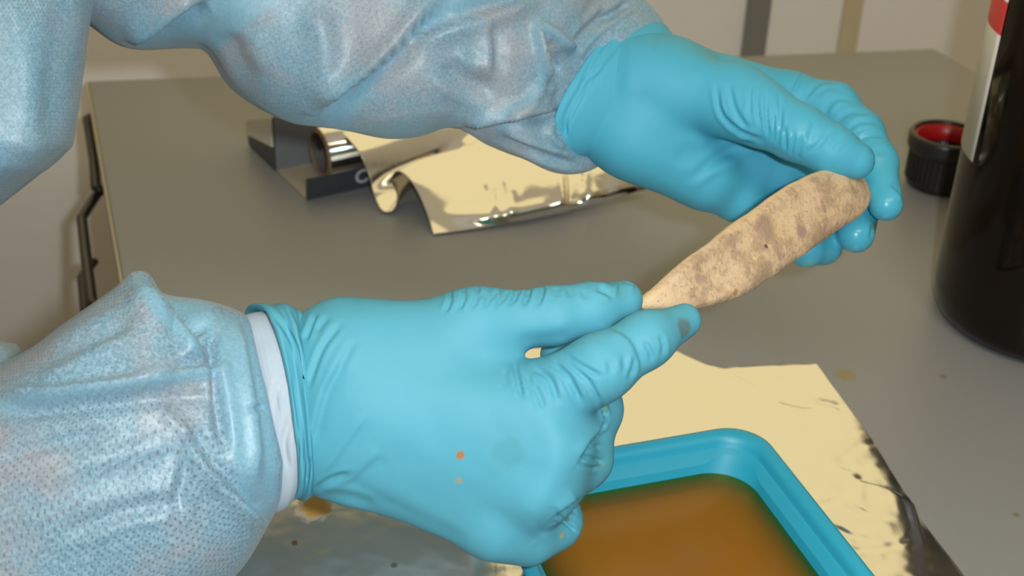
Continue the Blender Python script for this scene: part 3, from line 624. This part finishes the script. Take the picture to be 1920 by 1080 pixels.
V = sculpt(V, N, [(p, wd * .85, hh * 1.7, k) for p, wd, hh, k in creL])
o = obj('gown_sleeve', V, Fl, m_gown_far, person, uv=uv)
set_ply(o, poly_mask(V, [[(232, 88), (300, 45), (395, -10), (540, -10), (440, 62), (400, 100), (350, 95)], [(588, 215), (680, 150), (740, 95), (800, 28), (830, -10), (960, -10), (850, 26), (765, 78), (715, 135), (690, 170), (640, 260)], [(996, 40), (1008, 38), (1018, 80), (1030, 150), (1012, 155), (1004, 90)], [(1000, 40), (1012, 38), (1050, 62), (1090, 96), (1078, 106), (1040, 76)], [(160, 30), (210, 60), (240, 100), (150, 100)], [(430, 175), (530, 215), (640, 238), (800, 236), (850, 222), (860, 300), (400, 300)], [(1030, 160), (990, 195), (940, 222), (930, 214), (980, 184), (1015, 150)]], 8) * .9)
# gown front hanging over the torso, mostly left of the picture
st = [(-900, -420, 210, -420, 66, 9, 0, 0, 4), (-900, -120, 182, -150, 64.5, 9, 0, 0, 4), (-900, 0, 165, 0, 63, 9, 0, 0, 4.2), (-900, 200, 138, 200, 62.5, 9, 0, 0, 4.2), (-900, 270, 126, 270, 62.5, 9, 0, 0, 4.2), (-900, 310, 82, 312, 62.5, 9, 0, 0, 4.2), (-900, 375, 0, 377, 63, 8.5, 0, 0, 4), (-900, 450, -90, 450, 66, 7, 0, 0, 4), (-900, 560, -130, 560, 70, 7, 0, 0, 4), (-900, 630, -60, 632, 71, 7, 0, 0, 4), (-900, 648, 30, 648, 71, 7, 0, 0, 4), (-900, 700, 70, 700, 71, 7, 0, 0, 4), (-900, 1000, 60, 1000, 70, 7, 0, 0, 4), (-900, 1300, 40, 1300, 68, 7, 0, 0, 4)]
V, N, Fl, uv = loft(st, 10, 200, linear=True)
V = cloth_noise(V, N, .003, 31)
V = sculpt(V, N, [([(20, -20), (50, 150), (60, 330)], 30, 2, 'r'), ([(120, -10), (100, 150), (95, 260)], 24, 1.5, 'g')])
o = obj('gown_front', V, Fl, m_gown, person, uv=uv); set_ply(o, np.full(len(V), .35))
# white knitted cuff between sleeve and glove on the near arm
M = Mat('white_knit'); s = M.n('ShaderNodeSeparateXYZ', Vector=M.co('UV')); rib = M.math('SINE', M.math('MULTIPLY', s.outputs[0], 4200.0))
M.p(Base_Color=M.mix(M.ramp(M.noise(M.pos(), 40, 3), .4, .65), (.38, .47, .56), (.46, .50, .53)), Roughness=.7, Normal=M.bump(rib, .10, .0003)); m_knit = M.m
st = [(380, 640, 430, 930, 55, 2.2, 8, 0, 2.2), (440, 600, 500, 960, 55, 2.4, 20, 0, 2.2), (486, 584, 528, 958, 55, 2.45, 26, 0, 2.2), (530, 586, 548, 940, 55, 2.35, 22, 0, 2.2), (580, 600, 585, 920, 55, 2.1, 12, 0, 2.2)]
V, N, Fl, uv = loft(st, 12, 120)
V = sculpt(V, N, [([(545, 700), (520, 730), (515, 770)], 6, 1.0, 'g'), ([(548, 780), (532, 830), (540, 880)], 7, 1.2, 'g'), ([(500, 640), (515, 760)], 20, 1.0, 'r')])
tag(obj('inner_cuff', V, Fl, m_knit, person, uv=uv), 'white knitted cuff under the glove')

def zl(org, sc, *pts): return [(org[0] + a / sc, org[1] + b / sc) for a, b in pts]
# ---- right glove (near hand, back of the hand to the camera)
palm = (bone_chain((632, 664, 55, 88), (660, 674, 54.9, 92)) + bone_chain((640, 838, 55.2, 84), (670, 835, 55.0, 88)) + bone_chain((640, 750, 54.9, 95), (680, 755, 54.7, 95))
        + bone_chain((640, 680, 54.7, 90), (985, 768, 53.8, 76)) + bone_chain((640, 750, 54.6, 92), (1030, 835, 53.6, 76)) + bone_chain((640, 800, 54.8, 86), (1005, 912, 53.8, 72)) + bone_chain((640, 845, 55.1, 78), (930, 982, 54.6, 62))
        + bone_chain((660, 655, 54.8, 80), (890, 610, 54.6, 58)) + bone_chain((840, 670, 54.8, 62), (905, 672, 54.8, 40)))
thumb = bone_chain((890, 604, 54.6, 57), (1040, 592, 54.8, 51), (1105, 580, 55.1, 46), (1168, 563, 55.6, 37))
index = bone_chain((985, 768, 53.8, 78), (1125, 690, 52.9, 60), (1213, 636, 53.6, 49), (1283, 601, 54.8, 33))
middle = bone_chain((1030, 835, 53.6, 76), (1106, 768, 55.8, 57), (1118, 700, 59, 44), (1046, 664, 58.6, 34))
ring_ = bone_chain((1005, 912, 53.8, 72), (1086, 858, 55.6, 58), (1055, 800, 60, 44), (1000, 780, 59.4, 38))
pinky = bone_chain((930, 982, 54.6, 62), (988, 1000, 55.2, 55), (1036, 977, 56.0, 51), (1005, 900, 59.6, 40), (960, 870, 59, 34))
gr = None
V, Fc = sdf_mesh([(palm, .014), (thumb, .006), (index, .006), (middle, .006), (ring_, .006), (pinky, .006)], [0, .011, .007, .006, .008, .009], .00095)
N = normals_of(V, Fc)
o1, s1 = (900, 500), 3.375; o2, s2 = (420, 540), 2.453; o5, s5 = (880, 780), 3.6
cr = [(zl(o1, s1, *p), wd, hh, k) for p, wd, hh, k in [
    ([(215, 600), (240, 720), (265, 830)], 5, .9, 'g'), ([(150, 650), (160, 760)], 6, .4, 'g'), ([(340, 740), (375, 820), (405, 900)], 5, .7, 'g'), ([(340, 640), (440, 710), (490, 850)], 6, .9, 'g'), ([(300, 690), (330, 800)], 5, .5, 'g'), ([(460, 605), (560, 700), (640, 860)], 6, 1.1, 'g'), ([(540, 560), (660, 640), (760, 690)], 5, .8, 'g'), ([(510, 570), (680, 720), (770, 885)], 5, .8, 'g'), ([(430, 570), (520, 650), (600, 760)], 5, .7, 'r'),
    ([(820, 390), (930, 450), (985, 540), (1010, 640)], 6, .8, 's'), ([(1040, 470), (1080, 540), (1085, 600)], 5, .6, 'g'), ([(970, 570), (965, 640), (945, 710)], 5, .6, 'g'), ([(1140, 440), (1160, 500), (1155, 560)], 5, .6, 'g'), ([(910, 560), (920, 660)], 6, .5, 'g'), ([(820, 590), (830, 680)], 7, .5, 'g'),
    ([(770, 880), (800, 950)], 4, 1.0, 'g'), ([(740, 1060), (800, 990)], 4, .8, 'g'),
    ([(250, 150), (215, 225)], 5, .8, 'g'), ([(310, 145), (270, 235)], 5, .8, 'g'), ([(180, 155), (150, 220)], 5, .7, 'g'), ([(100, 160), (80, 210)], 5, .7, 'g'), ([(40, 160), (20, 200)], 5, .6, 'g'), ([(390, 135), (370, 200)], 6, .6, 'g'), ([(480, 130), (490, 190)], 7, .5, 'g'), ([(560, 135), (580, 190)], 7, .5, 'g'), ([(650, 150), (680, 200)], 6, .5, 'g'),
    ([(740, 135), (800, 160), (845, 190)], 6, 1.0, 'g'), ([(870, 110), (850, 150), (840, 190)], 6, .8, 'r'), ([(900, 100), (940, 112), (985, 125)], 5, .8, 's'), ([(220, 480), (400, 470), (600, 440)], 14, .5, 'g')]]
cr += [(zl(o2, s2, *p), wd, hh, k) for p, wd, hh, k in [
    ([(540, 160), (450, 280), (385, 460)], 6, .8, 'g'), ([(545, 330), (460, 480), (400, 720)], 6, .9, 's'), ([(660, 590), (540, 760), (430, 900)], 7, .5, 's'), ([(400, 940), (480, 890), (590, 850)], 6, .8, 'g'), ([(420, 120), (370, 240)], 5, .8, 'g'), ([(480, 130), (420, 200)], 6, .5, 'g'), ([(730, 760), (560, 900)], 9, .5, 's'), ([(430, 960), (560, 960), (700, 1010)], 9, .6, 'g'), ([(600, 240), (520, 380)], 8, .4, 'g')]]
cr += [(zl(o5, s5, *p), wd, hh, k) for p, wd, hh, k in [
    ([(760, 280), (830, 285), (900, 315)], 4, 1.0, 'g'), ([(820, 200), (890, 215)], 4, .8, 'g'), ([(740, 310), (800, 350), (870, 350)], 4, .7, 'g'), ([(600, 670), (660, 730), (720, 780)], 4, 1.2, 'g'), ([(690, 600), (720, 650)], 4, .9, 'g'), ([(920, 80), (820, 170), (740, 290)], 6, 1.2, 's'), ([(740, 560), (650, 620), (600, 660)], 6, 1.2, 's'), ([(470, 820), (560, 760), (640, 740)], 9, .6, 's')]]
cr += [([(x_, y_), (x_ + 2, y_ + 22), (x_ - 8, y_ + 46)], 4.5, .8, 'g') for x_, y_ in ((842, 540), (868, 535), (893, 532), (917, 531), (940, 530), (963, 530), (990, 529), (1015, 528))]
cr += [([(600, 930), (720, 985), (850, 1035)], 16, .9, 'r'), ([(620, 895), (760, 960), (880, 1015)], 14, -.5, 'r'), ([(1005, 760), (1050, 830), (1030, 910), (960, 985)], 30, 1.0, 'r')]
V = sculpt(V, N, [(p, wd, hh * 1.35, k) for p, wd, hh, k in cr])
V = V + N * (.00035 * noise3(V, 70, 3, 2))[:, None]
m_gR = glove_mat('nitrile_right', GB, [], on_surface(V, sR))
glove_r = obj('glove', V, Fc, m_gR, person); tag(glove_r)
def cuff(st, mat, parent, cre):
    V, N, Fl, uv = loft(st, 5, 150, cap=False); V = sculpt(V, N, cre); V = V + N * (.0005 * noise3(V, 50, 9, 2))[:, None]
    o = obj('cuff', V, Fl, mat, parent); m = o.modifiers.new('thickness', 'SOLIDIFY'); m.thickness = .0005; m.offset = -1; return o
st = [(510, 592, 550, 922, 55, 2.45, 30, 0, 3), (486, 582, 541, 932, 55, 2.5, 32, 0, 3), (478, 573, 541, 935, 55, 2.68, 35, 0, 3), (484, 568, 545, 937, 55, 2.80, 36, 0, 3), (500, 570, 552, 935, 55, 2.62, 32, 0, 2.9), (512, 572, 558, 933, 55, 2.50, 29, 0, 2.8), (526, 568, 566, 939, 55, 2.74, 27, 0, 2.7), (542, 571, 575, 937, 55, 2.60, 21, 0, 2.4), (554, 578, 583, 931, 55, 2.38, 14, 0, 2.1), (568, 585, 592, 925, 55, 2.2, 10, 0, 2.1), (590, 602, 606, 912, 55, 1.8, 4, 0, 2.1)]
cuff(st, m_gR, glove_r, [(zl(o2, s2, (190, 90), (290, 200), (350, 330), (372, 470)), 5, .9, 'g'), (zl(o2, s2, (320, 420), (345, 620), (335, 830)), 4, .7, 'g'), (zl(o2, s2, (310, 90), (350, 170), (365, 250)), 5, .8, 'g'), (zl(o2, s2, (395, 780), (380, 900)), 5, .7, 'g')])

# ---- left glove (far hand, palm to the camera)
palm = (bone_chain((1150, 128, 68.6, 72), (1250, 150, 68.5, 74)) + bone_chain((1100, 225, 68.6, 58), (1190, 262, 68.5, 66)) + bone_chain((1125, 178, 68.5, 70), (1230, 205, 68.3, 72))
        + bone_chain((1250, 148, 69, 72), (1478, 186, 70.4, 50)) + bone_chain((1240, 190, 69, 70), (1480, 258, 70.8, 48)) + bone_chain((1220, 230, 69, 68), (1455, 325, 70.8, 46)) + bone_chain((1190, 262, 68.8, 66), (1385, 372, 70.2, 45))
        + bone_chain((1215, 150, 67.6, 66), (1375, 188, 66.4, 66)) + bone_chain((1180, 255, 67.9, 60), (1320, 335, 68.9, 50)) + bone_chain((1400, 215, 68.6, 40), (1440, 225, 69, 36)))
thumb = bone_chain((1375, 188, 66.4, 64), (1420, 210, 65.6, 60), (1500, 251, 64.7, 51), (1560, 282, 64.3, 44), (1605, 301, 64.2, 35))
index = bone_chain((1478, 186, 70.4, 50), (1562, 204, 69.4, 46), (1612, 252, 68.2, 42), (1642, 305, 67.2, 37), (1661, 383, 65.9, 32))
middle = bone_chain((1480, 258, 70.8, 48), (1570, 270, 71.6, 44), (1620, 360, 69.4, 37), (1604, 440, 67.0, 35))
ring_ = bone_chain((1455, 325, 70.8, 46), (1540, 335, 72, 42), (1562, 412, 70, 36), (1545, 462, 68.2, 30), (1513, 466, 67.4, 37))
pinky = bone_chain((1385, 372, 70.2, 45), (1450, 400, 71.4, 36), (1480, 430, 70, 30), (1470, 440, 68.6, 26))
V, Fc = sdf_mesh([(palm, .012), (thumb, .006), (index, .006), (middle, .006), (ring_, .006), (pinky, .006)], [0, .008, .005, .003, .003, .003], .00105)
N = normals_of(V, Fc)
o6, s6 = (1400, 100), 2.572; o7, s7 = (1020, 0), 2.076
cr = [(zl(o6, s6, *p), wd, hh, k) for p, wd, hh, k in [
    ([(55, 150), (50, 250), (65, 350)], 4, .8, 'g'), ([(95, 190), (95, 300), (110, 410)], 4, .9, 'g'), ([(155, 200), (165, 300), (150, 440)], 4, .9, 'g'), ([(130, 290), (132, 430)], 4, .7, 'g'), ([(180, 350), (190, 470)], 4, .8, 'g'), ([(230, 390), (215, 500)], 4, .7, 'g'), ([(262, 400), (245, 520)], 5, .6, 'g'), ([(20, 160), (15, 300)], 5, .6, 'g'), ([(400, 370), (350, 440), (290, 480)], 5, .5, 'g'), ([(330, 330), (300, 420)], 6, .5, 'g'), ([(450, 400), (400, 460)], 6, .5, 'g'),
    ([(280, 85), (250, 140), (220, 195)], 4, .9, 'g'), ([(440, 135), (350, 145), (270, 225)], 5, .8, 'g'), ([(330, 200), (400, 165), (470, 180)], 5, .5, 'g'), ([(385, 300), (430, 235), (510, 235)], 5, .8, 's'), ([(480, 370), (550, 330), (650, 335)], 5, .8, 'g'), ([(540, 420), (600, 395), (670, 400)], 5, .7, 'g'), ([(430, 330), (500, 285), (590, 290)], 5, .6, 'g'), ([(600, 470), (690, 470)], 6, .4, 'g'),
    ([(690, 640), (730, 670), (755, 710)], 4, 1.2, 's'), ([(610, 830), (600, 890)], 4, .9, 'g')]]
cr += [(zl(o7, s7, *p), wd, hh, k) for p, wd, hh, k in [
    ([(670, 330), (690, 440), (760, 510), (850, 545)], 5, 1.3, 'g'), ([(720, 330), (745, 430), (800, 510)], 5, .8, 'g'), ([(840, 545), (700, 600), (580, 690)], 9, 1.0, 'g'), ([(780, 620), (650, 680), (560, 740)], 9, .6, 'r'), ([(500, 600), (640, 600), (760, 560)], 16, 1.0, 'g'), ([(760, 480), (700, 430), (660, 340)], 7, .5, 'r'), ([(130, 580), (160, 460), (260, 250)], 9, .5, 'g'), ([(350, 130), (330, 250), (320, 400)], 16, .5, 'r'), ([(440, 130), (420, 190)], 6, .6, 'g')]]
V = sculpt(V, N, cr); V = V + N * (.00035 * noise3(V, 60, 13, 2))[:, None]
glove_l = obj('glove', V, Fc, m_gL, person)
st = [(1240, 70, 1092, 272, 68.5, 2.2, -50, 10, 2), (1205, 42, 1074, 288, 68.5, 2.4, -68, 12, 2), (1198, 34, 1066, 292, 68.5, 2.55, -74, 14, 2), (1208, 33, 1066, 296, 68.5, 2.62, -72, 14, 2), (1222, 38, 1072, 294, 68.5, 2.5, -58, 12, 2), (1230, 40, 1074, 298, 68.5, 2.58, -52, 10, 2), (1242, 46, 1082, 298, 68.5, 2.45, -40, 8, 2), (1256, 60, 1100, 294, 68.5, 2.2, -24, 6, 2), (1275, 80, 1125, 285, 68.5, 1.9, -10, 4, 2)]
cuff(st, m_gL, glove_l, [([(1130, 130), (1100, 150), (1060, 220), (1068, 270)], 4, .9, 'g'), ([(1150, 60), (1110, 115), (1085, 180)], 5, .8, 'g')])
